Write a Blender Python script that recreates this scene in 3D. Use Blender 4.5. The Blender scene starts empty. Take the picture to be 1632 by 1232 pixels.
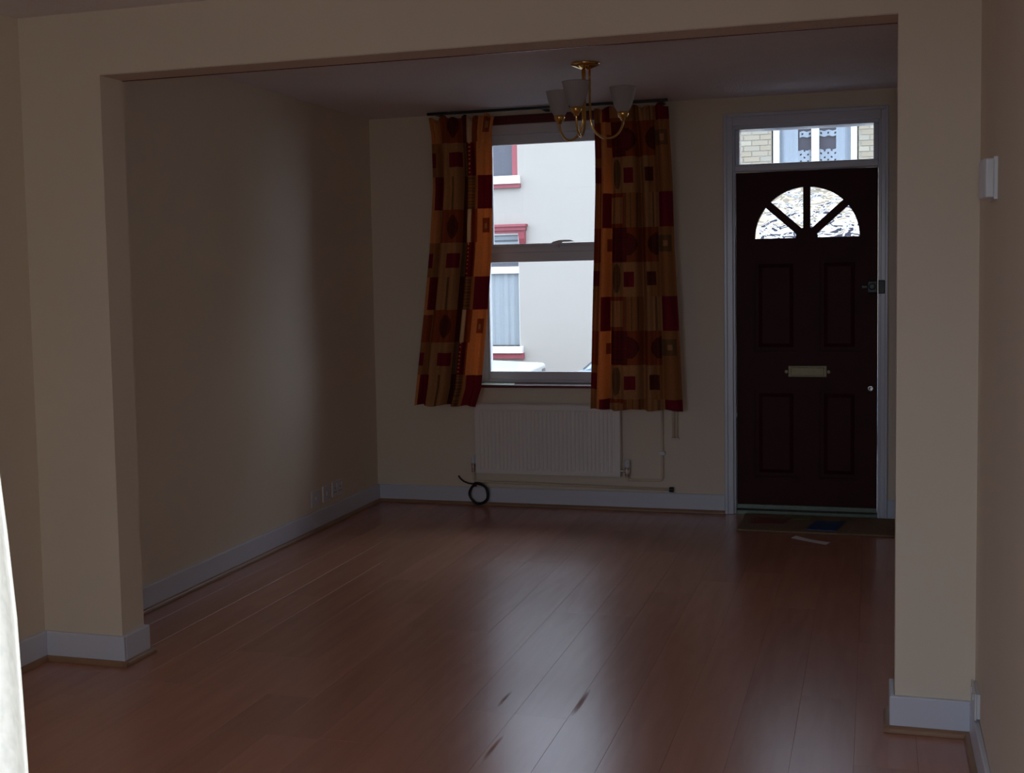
import bpy, bmesh, math, random
from mathutils import Vector, Matrix
rnd = random.Random(7)
SC = bpy.context.scene
COL = SC.collection

# ------------------------------------------------------------------ camera
cd = bpy.data.cameras.new('camera')
cam = bpy.data.objects.new('camera', cd); COL.objects.link(cam)
cd.sensor_fit = 'HORIZONTAL'; cd.sensor_width = 36.0
cd.lens = 2061.98 / 1632 * 36.0
cd.shift_x = 0.05602; cd.shift_y = -0.01425
cd.clip_start = 0.02; cd.clip_end = 200
YAW, PIT, ROL = 0.3144, -0.0757, -0.0207
fw = Vector((-math.sin(YAW) * math.cos(PIT), math.cos(YAW) * math.cos(PIT), math.sin(PIT)))
r0 = Vector((math.cos(YAW), math.sin(YAW), 0)); u0 = r0.cross(fw)
rr = r0 * math.cos(ROL) + u0 * math.sin(ROL); uu = -r0 * math.sin(ROL) + u0 * math.cos(ROL)
cam.matrix_world = Matrix(((rr.x, uu.x, -fw.x, 3.0416), (rr.y, uu.y, -fw.y, -7.7097), (rr.z, uu.z, -fw.z, 1.4511), (0, 0, 0, 1)))
SC.camera = cam

# ------------------------------------------------------------------ world: overcast sky
w = bpy.data.worlds.new('sky'); SC.world = w; w.use_nodes = True
nt = w.node_tree; nt.nodes.clear()
wo = nt.nodes.new('ShaderNodeOutputWorld'); bg = nt.nodes.new('ShaderNodeBackground')
tc = nt.nodes.new('ShaderNodeTexCoord'); sx = nt.nodes.new('ShaderNodeSeparateXYZ'); cr = nt.nodes.new('ShaderNodeValToRGB')
cr.color_ramp.elements[0].position = 0.0; cr.color_ramp.elements[0].color = (0.62, 0.72, 0.88, 1)
cr.color_ramp.elements[1].position = 1.0; cr.color_ramp.elements[1].color = (0.78, 0.88, 1.0, 1)
nt.links.new(tc.outputs['Generated'], sx.inputs[0]); nt.links.new(sx.outputs['Z'], cr.inputs[0])
nt.links.new(cr.outputs[0], bg.inputs[0]); nt.links.new(bg.outputs[0], wo.inputs[0])
bg.inputs[1].default_value = 5.5

def portal(name, loc, rot, sx_, sy_):
    l = bpy.data.lights.new(name, 'AREA'); l.shape = 'RECTANGLE'; l.size = sx_; l.size_y = sy_
    l.cycles.is_portal = True
    o = bpy.data.objects.new(name, l); o.location = loc; o.rotation_euler = rot; COL.objects.link(o)
HP = math.pi / 2
portal('window_portal', (1.14, 0.36, 1.55), (-HP, 0, 0), 0.9, 1.6)
portal('fanlight_portal', (2.66, 0.36, 1.95), (-HP, 0, 0), 0.8, 0.7)
portal('rear_window_portal', (1.52, -7.5, 1.05), (HP, 0, 0), 1.15, 2.1)
portal('kitchen_portal', (2.75, -9.75, 1.2), (HP, 0, 0), 1.1, 2.0)

# the camera's own flash, just above the lens
fl_ = bpy.data.lights.new('camera_flash', 'POINT'); fl_.energy = 18; fl_.shadow_soft_size = 0.02; fl_.color = (0.90, 0.97, 1.0)
fo_ = bpy.data.objects.new('camera_flash', fl_); fo_.location = (3.075, -7.70, 1.50); COL.objects.link(fo_)

SC.view_settings.view_transform = 'Standard'; SC.view_settings.look = 'None'
SC.view_settings.gamma = 1.0; SC.view_settings.use_curve_mapping = False
SC.view_settings.exposure = 0.0
SC.cycles.diffuse_bounces = 6; SC.cycles.max_bounces = 14; SC.cycles.transparent_max_bounces = 16
SC.cycles.caustics_refractive = True; SC.cycles.caustics_reflective = False

# ------------------------------------------------------------------ materials
def mat(name, col, rough=0.6, metal=0.0, noise=0.0, nscale=8.0, bump=0.0, bscale=60.0, bdist=0.002, spec=0.5, sub=None):
    m = bpy.data.materials.new(name); m.use_nodes = True
    t = m.node_tree; b = t.nodes['Principled BSDF']
    b.inputs['Base Color'].default_value = (*col, 1); b.inputs['Roughness'].default_value = rough
    b.inputs['Metallic'].default_value = metal; b.inputs['Specular IOR Level'].default_value = spec
    tcn = t.nodes.new('ShaderNodeTexCoord')
    if noise:
        n = t.nodes.new('ShaderNodeTexNoise'); n.inputs['Scale'].default_value = nscale; n.inputs['Detail'].default_value = 4
        t.links.new(tcn.outputs['Object'], n.inputs['Vector'])
        mp = t.nodes.new('ShaderNodeMapRange'); mp.inputs['To Min'].default_value = 1 - noise; mp.inputs['To Max'].default_value = 1 + noise
        t.links.new(n.outputs[0], mp.inputs[0])
        mx = t.nodes.new('ShaderNodeVectorMath'); mx.operation = 'SCALE'; mx.inputs[0].default_value = col
        t.links.new(mp.outputs[0], mx.inputs['Scale']); t.links.new(mx.outputs[0], b.inputs['Base Color'])
    if bump:
        n2 = t.nodes.new('ShaderNodeTexNoise'); n2.inputs['Scale'].default_value = bscale; n2.inputs['Detail'].default_value = 3
        t.links.new(tcn.outputs['Object'], n2.inputs['Vector'])
        bp = t.nodes.new('ShaderNodeBump'); bp.inputs['Strength'].default_value = bump; bp.inputs['Distance'].default_value = bdist
        t.links.new(n2.outputs[0], bp.inputs['Height']); t.links.new(bp.outputs[0], b.inputs['Normal'])
    return m

M_WALL = mat('cream_emulsion', (0.76, 0.67, 0.56), 0.75, noise=0.03, nscale=3, bump=0.25, bscale=90, spec=0.3)
M_CEIL = mat('textured_ceiling_paint', (0.80, 0.76, 0.80), 0.8, noise=0.03, bump=0.7, bscale=110, bdist=0.006, spec=0.3)
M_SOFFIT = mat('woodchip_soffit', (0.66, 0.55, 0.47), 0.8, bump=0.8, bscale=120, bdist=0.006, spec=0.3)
M_WHITE = mat('white_gloss_paint', (0.58, 0.60, 0.70), 0.25, noise=0.02, bump=0.08, bscale=30, spec=0.5)
M_UPVC = mat('white_window_frame', (0.70, 0.74, 0.84), 0.3, noise=0.02)
M_SKIRT = mat('white_skirting_paint', (0.64, 0.68, 0.80), 0.4, noise=0.03, nscale=5)
M_BEAD = mat('wood_bead', (0.30, 0.17, 0.10), 0.45, noise=0.15, nscale=12)
M_DOOR = mat('mahogany_door', (0.045, 0.008, 0.009), 0.5, noise=0.25, nscale=6, bump=0.1, bscale=40, spec=0.12)
M_SILL = mat('dark_red_gloss', (0.12, 0.012, 0.015), 0.3, noise=0.1)
M_BLACK = mat('black_plastic', (0.012, 0.012, 0.013), 0.4, noise=0.1)
M_TRACK = mat('dark_curtain_track', (0.018, 0.014, 0.016), 0.4, noise=0.1)
M_BRASS = mat('polished_brass', (0.78, 0.50, 0.16), 0.05, metal=1.0, noise=0.05)
M_AGEDBRASS = mat('aged_brass', (0.22, 0.18, 0.10), 0.45, metal=0.4, noise=0.2, nscale=40)
M_CHROME = mat('chrome', (0.7, 0.7, 0.72), 0.15, metal=1.0, noise=0.05)
M_RAD = mat('radiator_enamel', (0.80, 0.77, 0.76), 0.35, noise=0.02)
M_PLATE = mat('white_plastic', (0.68, 0.70, 0.76), 0.35, noise=0.02)
M_MAT = mat('coir_mat', (0.22, 0.15, 0.09), 0.95, noise=0.35, nscale=60, bump=0.8, bscale=200, bdist=0.004)
M_PAPER = mat('white_paper', (0.75, 0.74, 0.74), 0.7, noise=0.03)
M_GREENPAPER = mat('pale_green_card', (0.62, 0.78, 0.68), 0.35, noise=0.03)
M_RENDERW = mat('white_masonry_paint', (0.318, 0.290, 0.268), 0.85, noise=0.03, nscale=1.5, bump=0.15, bscale=40, bdist=0.006)
M_MORTAR = mat('lime_mortar', (0.25, 0.225, 0.19), 0.9, noise=0.1)
M_REDPAINT = mat('red_masonry_paint', (0.24, 0.045, 0.06), 0.5, noise=0.08)
M_WHITESILL = mat('bright_white_timber', (0.75, 0.75, 0.75), 0.4, noise=0.02)
M_DARKROOM = mat('dark_glazing', (0.05, 0.05, 0.07), 0.08, noise=0.1)
M_ROOF = mat('grey_slate', (0.09, 0.09, 0.10), 0.7, noise=0.2)
M_ROAD = mat('tarmac', (0.10, 0.10, 0.105), 0.9, noise=0.15, nscale=20, bump=0.4, bscale=80)
M_PAVE = mat('paving', (0.28, 0.27, 0.25), 0.9, noise=0.12, nscale=6)
M_CARW = mat('white_car_paint', (0.55, 0.56, 0.57), 0.15, noise=0.01)
M_CARS = mat('silver_car_paint', (0.28, 0.33, 0.40), 0.25, metal=0.3, noise=0.02)
M_TYRE = mat('rubber', (0.02, 0.02, 0.02), 0.8, noise=0.1)
M_STEEL = mat('dull_threshold_metal', (0.14, 0.17, 0.14), 0.45, metal=0.5, noise=0.35, nscale=40)

def glass_mat(name, tint=(0.97, 0.985, 0.98)):
    m = bpy.data.materials.new(name); m.use_nodes = True; t = m.node_tree; t.nodes.clear()
    o = t.nodes.new('ShaderNodeOutputMaterial'); mx = t.nodes.new('ShaderNodeMixShader')
    tr = t.nodes.new('ShaderNodeBsdfTransparent'); tr.inputs[0].default_value = (*tint, 1)
    g = t.nodes.new('ShaderNodeBsdfGlossy'); g.inputs['Roughness'].default_value = 0.02
    f = t.nodes.new('ShaderNodeFresnel'); f.inputs[0].default_value = 1.3
    t.links.new(f.outputs[0], mx.inputs[0]); t.links.new(tr.outputs[0], mx.inputs[1]); t.links.new(g.outputs[0], mx.inputs[2])
    t.links.new(mx.outputs[0], o.inputs[0]); return m
M_GLASS = glass_mat('clear_glass')

def rippled_glass():
    m = bpy.data.materials.new('rippled_glass'); m.use_nodes = True; t = m.node_tree; t.nodes.clear()
    o = t.nodes.new('ShaderNodeOutputMaterial'); rf = t.nodes.new('ShaderNodeBsdfRefraction'); rf.inputs['IOR'].default_value = 1.45
    rf.inputs['Roughness'].default_value = 0.0
    tcn = t.nodes.new('ShaderNodeTexCoord'); mp = t.nodes.new('ShaderNodeMapping'); mp.inputs['Scale'].default_value = (1.0, 1.0, 1.7)
    mp.inputs['Rotation'].default_value = (0, 0.5, 0)
    n = t.nodes.new('ShaderNodeTexNoise'); n.inputs['Scale'].default_value = 13; n.inputs['Detail'].default_value = 0.6; n.inputs['Distortion'].default_value = 0.8
    b = t.nodes.new('ShaderNodeBump'); b.inputs['Strength'].default_value = 1.0; b.inputs['Distance'].default_value = 0.016
    t.links.new(tcn.outputs['Object'], mp.inputs[0]); t.links.new(mp.outputs[0], n.inputs['Vector'])
    t.links.new(n.outputs[0], b.inputs['Height']); t.links.new(b.outputs[0], rf.inputs['Normal'])
    t.links.new(rf.outputs[0], o.inputs[0]); return m
M_RIPPLE = rippled_glass()

def cloth_mat(name, col=None, trans=0.3, rough=0.9):
    m = bpy.data.materials.new(name); m.use_nodes = True; t = m.node_tree; t.nodes.clear()
    o = t.nodes.new('ShaderNodeOutputMaterial'); mx = t.nodes.new('ShaderNodeMixShader'); mx.inputs[0].default_value = trans
    d = t.nodes.new('ShaderNodeBsdfDiffuse'); tl = t.nodes.new('ShaderNodeBsdfTranslucent')
    tcn = t.nodes.new('ShaderNodeTexCoord'); n = t.nodes.new('ShaderNodeTexNoise'); n.inputs['Scale'].default_value = 120
    t.links.new(tcn.outputs['Object'], n.inputs['Vector'])
    mr = t.nodes.new('ShaderNodeMapRange'); mr.inputs['To Min'].default_value = 0.8; mr.inputs['To Max'].default_value = 1.2
    t.links.new(n.outputs[0], mr.inputs[0])
    sc = t.nodes.new('ShaderNodeVectorMath'); sc.operation = 'SCALE'; t.links.new(mr.outputs[0], sc.inputs['Scale'])
    if col is None:
        a = t.nodes.new('ShaderNodeVertexColor'); a.layer_name = 'print'; t.links.new(a.outputs[0], sc.inputs[0])
    else: sc.inputs[0].default_value = col
    t.links.new(sc.outputs[0], d.inputs[0]); t.links.new(sc.outputs[0], tl.inputs[0])
    t.links.new(d.outputs[0], mx.inputs[1]); t.links.new(tl.outputs[0], mx.inputs[2]); t.links.new(mx.outputs[0], o.inputs[0])
    return m
M_CLOTH = cloth_mat('printed_curtain_cloth', None, 0.42)
M_VOILE = cloth_mat('white_curtain_cloth', (0.92, 0.95, 0.96), 0.05)
M_NET = cloth_mat('net_curtain_cloth', (0.34, 0.37, 0.40), 0.2)
M_LACE = cloth_mat('lace_net_cloth', (0.32, 0.36, 0.42), 0.2)

def frosted():
    m = mat('frosted_shade_glass', (0.62, 0.60, 0.62), 0.35, noise=0.03)
    b = m.node_tree.nodes['Principled BSDF']; b.inputs['Transmission Weight'].default_value = 0.45; b.inputs['IOR'].default_value = 1.15
    return m
M_FROST = frosted()

def plank_mat():
    m = bpy.data.materials.new('laminate_plank'); m.use_nodes = True; t = m.node_tree; b = t.nodes['Principled BSDF']
    tcn = t.nodes.new('ShaderNodeTexCoord'); oi = t.nodes.new('ShaderNodeObjectInfo')
    mp = t.nodes.new('ShaderNodeMapping'); mp.inputs['Scale'].default_value = (14, 1.2, 1)
    ad = t.nodes.new('ShaderNodeVectorMath'); ad.operation = 'ADD'
    rs = t.nodes.new('ShaderNodeVectorMath'); rs.operation = 'SCALE'; rs.inputs[0].default_value = (37.0, 91.0, 0); t.links.new(oi.outputs['Random'], rs.inputs['Scale'])
    t.links.new(tcn.outputs['Object'], mp.inputs[0]); t.links.new(mp.outputs[0], ad.inputs[0]); t.links.new(rs.outputs[0], ad.inputs[1])
    n = t.nodes.new('ShaderNodeTexNoise'); n.inputs['Scale'].default_value = 1.6; n.inputs['Detail'].default_value = 5; n.inputs['Distortion'].default_value = 0.6
    t.links.new(ad.outputs[0], n.inputs['Vector'])
    cr = t.nodes.new('ShaderNodeValToRGB')
    cr.color_ramp.elements[0].position = 0.3; cr.color_ramp.elements[0].color = (0.455, 0.203, 0.135, 1)
    cr.color_ramp.elements[1].position = 0.75; cr.color_ramp.elements[1].color = (0.52, 0.240, 0.16, 1)
    t.links.new(n.outputs[0], cr.inputs[0])
    mr = t.nodes.new('ShaderNodeMapRange'); mr.inputs['To Min'].default_value = 0.93; mr.inputs['To Max'].default_value = 1.07
    t.links.new(oi.outputs['Random'], mr.inputs[0])
    sc = t.nodes.new('ShaderNodeVectorMath'); sc.operation = 'SCALE'; t.links.new(cr.outputs[0], sc.inputs[0]); t.links.new(mr.outputs[0], sc.inputs['Scale'])
    # worn scuffs in the boards beside two seams
    gp = t.nodes.new('ShaderNodeNewGeometry'); last = None
    for (cx, cy, rx, ry) in ((2.105, -3.52, 0.012, 0.15), (1.845, -3.56, 0.009, 0.09), (1.935, -4.02, 0.009, 0.13)):
        s = t.nodes.new('ShaderNodeVectorMath'); s.operation = 'SUBTRACT'; s.inputs[1].default_value = (cx, cy, 0)
        d = t.nodes.new('ShaderNodeVectorMath'); d.operation = 'MULTIPLY'; d.inputs[1].default_value = (1 / rx, 1 / ry, 0)
        l = t.nodes.new('ShaderNodeVectorMath'); l.operation = 'LENGTH'
        t.links.new(gp.outputs['Position'], s.inputs[0]); t.links.new(s.outputs[0], d.inputs[0]); t.links.new(d.outputs[0], l.inputs[0])
        if last is None: last = l.outputs['Value']
        else:
            mi = t.nodes.new('ShaderNodeMath'); mi.operation = 'MINIMUM'; t.links.new(last, mi.inputs[0]); t.links.new(l.outputs['Value'], mi.inputs[1]); last = mi.outputs[0]
    ms = t.nodes.new('ShaderNodeMapRange'); ms.inputs['From Min'].default_value = 0.2; ms.inputs['From Max'].default_value = 1.0
    ms.inputs['To Min'].default_value = 0.36; ms.inputs['To Max'].default_value = 0.0; t.links.new(last, ms.inputs[0])
    mx = t.nodes.new('ShaderNodeMix'); mx.data_type = 'RGBA'; t.links.new(ms.outputs[0], mx.inputs['Factor'])
    t.links.new(sc.outputs[0], mx.inputs['A']); mx.inputs['B'].default_value = (0.03, 0.018, 0.015, 1)
    t.links.new(mx.outputs['Result'], b.inputs['Base Color'])
    rm = t.nodes.new('ShaderNodeMapRange'); rm.inputs['To Min'].default_value = 0.23; rm.inputs['To Max'].default_value = 0.28
    t.links.new(n.outputs[0], rm.inputs[0])
    ra = t.nodes.new('ShaderNodeMath'); ra.operation = 'ADD'; t.links.new(rm.outputs[0], ra.inputs[0]); t.links.new(ms.outputs[0], ra.inputs[1])
    t.links.new(ra.outputs[0], b.inputs['Roughness'])
    b.inputs['Specular IOR Level'].default_value = 0.95
    b.inputs['Specular Tint'].default_value = (0.78, 0.84, 1.0, 1)
    return m
M_PLANK = plank_mat()

def brick_mat():
    m = mat('stock_brick', (0.5, 0.42, 0.3), 0.9, bump=0.5, bscale=50, bdist=0.004)
    t = m.node_tree; b = t.nodes['Principled BSDF']; oi = t.nodes.new('ShaderNodeObjectInfo'); cr = t.nodes.new('ShaderNodeValToRGB')
    e = cr.color_ramp.elements; e[0].color = (0.255, 0.22, 0.165, 1); e[1].color = (0.315, 0.28, 0.225, 1)
    x = e.new(0.45); x.color = (0.285, 0.24, 0.185, 1); x = e.new(0.7); x.color = (0.27, 0.25, 0.21, 1)
    t.links.new(oi.outputs['Random'], cr.inputs[0]); t.links.new(cr.outputs[0], b.inputs['Base Color']); return m
M_BRICK = brick_mat()
def brickwall_mat():
    m = mat('stock_brickwork', (0.5, 0.42, 0.3), 0.9); t = m.node_tree; b = t.nodes['Principled BSDF']
    tcn = t.nodes.new('ShaderNodeTexCoord'); mp = t.nodes.new('ShaderNodeMapping'); mp.inputs['Rotation'].default_value = (-HP, 0, 0)
    br = t.nodes.new('ShaderNodeTexBrick'); br.inputs['Color1'].default_value = (0.55, 0.46, 0.33, 1); br.inputs['Color2'].default_value = (0.5, 0.41, 0.28, 1)
    br.inputs['Mortar'].default_value = (0.36, 0.32, 0.27, 1); br.inputs['Scale'].default_value = 1; br.inputs['Mortar Size'].default_value = 0.006
    br.inputs['Brick Width'].default_value = 0.225; br.inputs['Row Height'].default_value = 0.075
    t.links.new(tcn.outputs['Object'], mp.inputs[0]); t.links.new(mp.outputs[0], br.inputs['Vector']); t.links.new(br.outputs['Color'], b.inputs['Base Color']); return m
M_BRICKWALL = brickwall_mat()

# ------------------------------------------------------------------ mesh helpers
class MB:
    def __init__(s, off=(0, 0, 0)): s.v = []; s.f = []; s.o = Vector(off)
    def add(s, vs, fs):
        b = len(s.v); s.v += [tuple(Vector(v) - s.o) for v in vs]; s.f += [tuple(i + b for i in f) for f in fs]; return s
    def box(s, x0, x1, y0, y1, z0, z1):
        return s.add([(x0, y0, z0), (x1, y0, z0), (x1, y1, z0), (x0, y1, z0), (x0, y0, z1), (x1, y0, z1), (x1, y1, z1), (x0, y1, z1)],
                     [(0, 3, 2, 1), (4, 5, 6, 7), (0, 1, 5, 4), (1, 2, 6, 5), (2, 3, 7, 6), (3, 0, 4, 7)])
    def frustum(s, x0, x1, z0, z1, ya, yb, inset):   # raised panel: big face at ya, small face at yb
        i = inset
        return s.add([(x0, ya, z0), (x1, ya, z0), (x1, ya, z1), (x0, ya, z1), (x0 + i, yb, z0 + i), (x1 - i, yb, z0 + i), (x1 - i, yb, z1 - i), (x0 + i, yb, z1 - i)],
                     [(0, 3, 2, 1), (4, 5, 6, 7), (0, 1, 5, 4), (1, 2, 6, 5), (2, 3, 7, 6), (3, 0, 4, 7)])
    def prism(s, pts, a0, a1, axis='y'):             # polygon extruded along an axis
        n = len(pts)
        mk = {'y': lambda p, a: (p[0], a, p[1]), 'x': lambda p, a: (a, p[0], p[1]), 'z': lambda p, a: (p[0], p[1], a)}[axis]
        vs = [mk(p, a0) for p in pts] + [mk(p, a1) for p in pts]
        fs = [tuple(range(n)), tuple(range(2 * n - 1, n - 1, -1))] + [(i, i + n, (i + 1) % n + n, (i + 1) % n) for i in range(n)]
        return s.add(vs, fs)
    def lathe(s, prof, c=(0, 0, 0), n=24, axis='z'):
        vs = []; fs = []
        for (r, h) in prof:
            for k in range(n):
                a = 2 * math.pi * k / n
                p = {'z': (r * math.cos(a), r * math.sin(a), h), 'y': (r * math.cos(a), h, r * math.sin(a)), 'x': (h, r * math.cos(a), r * math.sin(a))}[axis]
                vs.append((c[0] + p[0], c[1] + p[1], c[2] + p[2]))
        m = len(prof)
        for j in range(m - 1):
            for k in range(n): fs.append((j * n + k, j * n + (k + 1) % n, (j + 1) * n + (k + 1) % n, (j + 1) * n + k))
        return s.add(vs, fs)
    def tube(s, path, r, n=8):
        P = [Vector(p) for p in path]; vs = []; fs = []; up = None
        for i, p in enumerate(P):
            t = (P[min(i + 1, len(P) - 1)] - P[max(i - 1, 0)]).normalized()
            if up is None: up = t.orthogonal().normalized()
            else: up = (up - t * up.dot(t)).normalized()
            q = t.cross(up)
            for k in range(n):
                a = 2 * math.pi * k / n; vs.append(tuple(p + (up * math.cos(a) + q * math.sin(a)) * r))
        for j in range(len(P) - 1):
            for k in range(n): fs.append((j * n + k, j * n + (k + 1) % n, (j + 1) * n + (k + 1) % n, (j + 1) * n + k))
        fs.append(tuple(range(n))); fs.append(tuple((len(P) - 1) * n + k for k in range(n)))
        return s.add(vs, fs)
    def build(s, name, m, parent=None, smooth=False, bevel=0.0, seg=2):
        me = bpy.data.meshes.new(name); me.from_pydata(s.v, [], s.f); me.materials.append(m)
        bm = bmesh.new(); bm.from_mesh(me); bmesh.ops.recalc_face_normals(bm, faces=bm.faces); bm.to_mesh(me); bm.free()
        if smooth:
            for p in me.polygons: p.use_smooth = True
        o = bpy.data.objects.new(name, me); COL.objects.link(o)
        if parent is not None: o.parent = parent
        else: o.location = s.o
        if bevel:
            b = o.modifiers.new('edge', 'BEVEL'); b.width = bevel; b.segments = seg; b.limit_method = 'ANGLE'; b.angle_limit = 0.7
        return o

def tag(o, label, cat=None, group=None, kind=None):
    if label: o['label'] = label
    if cat: o['category'] = cat
    if group: o['group'] = group
    if kind: o['kind'] = kind
    return o
def empty(name, loc, label, cat, group=None, kind=None, rz=0):
    o = bpy.data.objects.new(name, None); o.location = loc; o.rotation_euler.z = rz; o.empty_display_size = 0.05; COL.objects.link(o)
    return tag(o, label, cat, group, kind)
def struct(o, label, cat): return tag(o, label, cat, kind='structure')

# ------------------------------------------------------------------ dimensions
H = 2.433; RW = 3.3395; P0, P1 = -3.536, -3.384; PL, PR = 0.3426, 3.1072; BZ = 2.201; YB = -7.2

# ------------------------------------------------------------------ room shell
m = MB()
# front wall with window hole x .67..1.561 z .741..2.372 and door hole x 2.225..3.10 z 0..2.335
FT = 0.30
m.box(-0.15, 0.67, 0, FT, -0.6, 5.3).box(0.67, 1.561, 0, FT, -0.6, 0.741).box(0.67, 1.561, 0, FT, 2.372, 5.3).box(1.561, 2.225, 0, FT, -0.6, 5.3)
m.box(2.225, 3.10, 0, FT, 2.335, 5.3).box(3.10, 3.50, 0, FT, -0.6, 5.3).box(2.225, 3.10, 0, FT, -0.6, -0.02)
struct(m.build('wall_front', M_WALL), 'cream front wall holding the curtained window and the dark front door', 'wall')
struct(MB().box(-0.15, 0, YB, 0, -0.6, H).build('wall_left', M_WALL), 'long bare cream side wall with white sockets near its far end', 'wall')
struct(MB().box(RW, RW + 0.15, -10.1, 0, -0.6, H).build('wall_right', M_WALL), 'cream side wall beside the camera carrying the small white thermostat', 'wall')
m = MB().box(0, PL, P0, P1, 0, H).box(PR, RW, P0, P1, 0, H).box(PL, PR, P0, P1, BZ + 0.004, H)
wp = struct(m.build('wall_partition', M_WALL), 'cream dividing wall with a wide square opening between two rooms', 'wall')
MB().box(PL, PR, P0 + 0.001, P1 - 0.001, BZ, BZ + 0.006).build('soffit', M_SOFFIT, wp)
MB().box(PL, PR, P1 - 0.004, P1 + 0.003, BZ - 0.002, BZ + 0.005).build('soffit_edge_strip', M_SILL, wp)
# rear wall (behind the camera's doorway), added french-door opening x .25..2.1
m = MB().box(-0.15, 1.0, YB - 0.2, YB, -0.6, H).box(1.0, 2.1, YB - 0.2, YB, 2.1, H).box(2.1, 2.42, YB - 0.2, YB, -0.6, H)
m.box(2.42, 3.30, YB - 0.2, YB, 2.05, H).box(3.30, RW, YB - 0.2, YB, -0.6, H)
struct(m.build('wall_rear', M_WALL), 'cream rear wall with added glazed garden doors and a kitchen doorway', 'wall')
struct(MB().box(2.0, 2.15, -10.1, YB - 0.2, -0.6, H).build('wall_kitchen', M_WALL), 'cream kitchen side wall behind the doorway', 'wall')
m = MB().box(2.15, RW, -10.1, -9.95, 2.1, H).box(2.15, 2.25, -10.1, -9.95, -0.6, 2.1).box(3.25, RW, -10.1, -9.95, -0.6, 2.1)
struct(m.build('wall_back', M_WALL), 'cream kitchen end wall around an added glazed back door', 'wall')
m = MB().box(-0.15, RW + 0.15, YB - 0.2, 0, H, H + 0.15).box(2.0, RW + 0.15, -10.1, YB - 0.2, H, H + 0.15)
struct(m.build('ceiling', M_CEIL), 'textured off-white ceiling over both rooms', 'ceiling')

# floor: base slab with separate laminate planks
fl = MB().box(-0.15, RW + 0.15, -10.1, FT, -0.2, -0.0135).build('floor', M_BEAD)
struct(fl, 'reddish brown laminate board floor running towards the front door', 'floor')
PWD = 0.1785; cache = {}
def plank_mesh(wd, ln):
    k = (round(wd, 4), round(ln, 3))
    if k in cache: return cache[k]
    c = 0.0003; a, b = wd / 2 - 0.0002, ln / 2 - 0.0002
    vs = [(-a, -b, -0.012), (a, -b, -0.012), (a, b, -0.012), (-a, b, -0.012), (-a, -b, -c), (a, -b, -c), (a, b, -c), (-a, b, -c),
          (-a + c, -b + c, 0), (a - c, -b + c, 0), (a - c, b - c, 0), (-a + c, b - c, 0)]
    fs = [(0, 3, 2, 1), (8, 9, 10, 11)]
    for z in (0, 4):
        for i in range(4): fs.append((z + i, z + (i + 1) % 4, z + 4 + (i + 1) % 4, z + 4 + i))
    me = bpy.data.meshes.new('plank'); me.from_pydata(vs, [], fs); me.materials.append(M_PLANK); cache[k] = me; return me
x = 2.632 - 15 * PWD; edges = [0.0]
while x < 0.01: x += PWD
while x < RW - 0.01: edges.append(x); x += PWD
edges.append(RW)
for i in range(len(edges) - 1):
    xa, xb = edges[i], edges[i + 1]
    y = -3.395 if abs(xa - 2.632) < 1e-3 else -3.395 + rnd.choice((0.4, 0.8, 0.15, 0.6, 1.0)) + rnd.uniform(-.05, .05)
    while y > YB: y -= 1.285
    y = round(y, 2)
    while y < 0:
        ya, yb = max(y, YB), min(y + 1.285, 0.0)
        if yb - ya > 0.02:
            o = bpy.data.objects.new('plank', plank_mesh(xb - xa, yb - ya)); COL.objects.link(o); o.parent = fl
            o.location = ((xa + xb) / 2, (ya + yb) / 2, 0)
            o.rotation_euler = (rnd.uniform(-.0003, .0003), rnd.uniform(-.0008, .0008), 0)
            if abs(xa - 2.632) < 1e-3 and abs(yb + 3.395) < .02: o.rotation_euler = (0.0011, -0.0012, 0)
        y += 1.285
struct(MB().box(2.15, RW, -9.95, YB, -0.0135, 0.0).build('floor.001', M_PAVE), 'plain grey kitchen floor through the doorway', 'floor')

# baseboards and wood beads
SK = 0.113; ST = 0.016
def skirt(m, x0, x1, y0, y1): m.box(x0, x1, y0, y1, 0.018, SK)
def profile(name, runs, label):
    m = MB()
    for r in runs: m.box(*r, 0.001, SK)
    return struct(m.build(name, M_SKIRT, bevel=0.004), label, 'baseboard')
profile('baseboard_left', [(0, ST, P1, 0), (0, ST, YB, P0)], 'white skirting board along the long bare left wall')
profile('baseboard_front', [(ST, 2.206, -ST, 0), (3.115, RW, -ST, 0)], 'white skirting board under the radiator along the front wall')
profile('baseboard_partition', [(ST, PL + ST, P0 - ST, P0), (PL, PL + ST, P0, P1 + ST), (ST, PL, P1, P1 + ST)], 'white skirting wrapped around the left stub of the dividing wall')
profile('baseboard_pier', [(PR - ST, RW, P0 - ST, P0), (PR - ST, PR, P0, P1 + ST), (PR, RW, P1, P1 + ST)], 'white skirting wrapped around the right stub beside the camera')
profile('baseboard_right', [(RW - ST, RW, YB, P0 - ST), (RW - ST, RW, P1 + ST, -ST)], 'white skirting along the right wall under the small socket')
BD = 0.017
def bead(name, runs, label):
    m = MB()
    for (ax, a0, a1, c, sgn) in runs:     # quarter-round running along ax, at wall line c, bulging to sgn
        q = [(c, 0.001)] + [(c + sgn * BD * math.cos(t), 0.001 + 0.019 * math.sin(t)) for t in [k * HP / 5 for k in range(6)]]
        if ax == 'y': m.prism(q, a0, a1, 'y')
        else: m.prism(q, a0, a1, 'x')
    return struct(m.build(name, M_BEAD), label, 'trim')
bead('trim_1', [('y', P1 + ST, -ST, ST, 1), ('y', YB, P0 - ST, ST, 1)], 'brown wood bead at the foot of the left skirting')
bead('trim_2', [('x', ST, 2.206, -ST, -1)], 'brown wood bead at the foot of the skirting below the radiator')
bead('trim_3', [('x', ST, PL + ST + BD, P0 - ST, -1), ('y', P0 - ST - BD, P1 + ST + BD, PL + ST, 1)], 'brown wood bead around the foot of the left wall stub')
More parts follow.
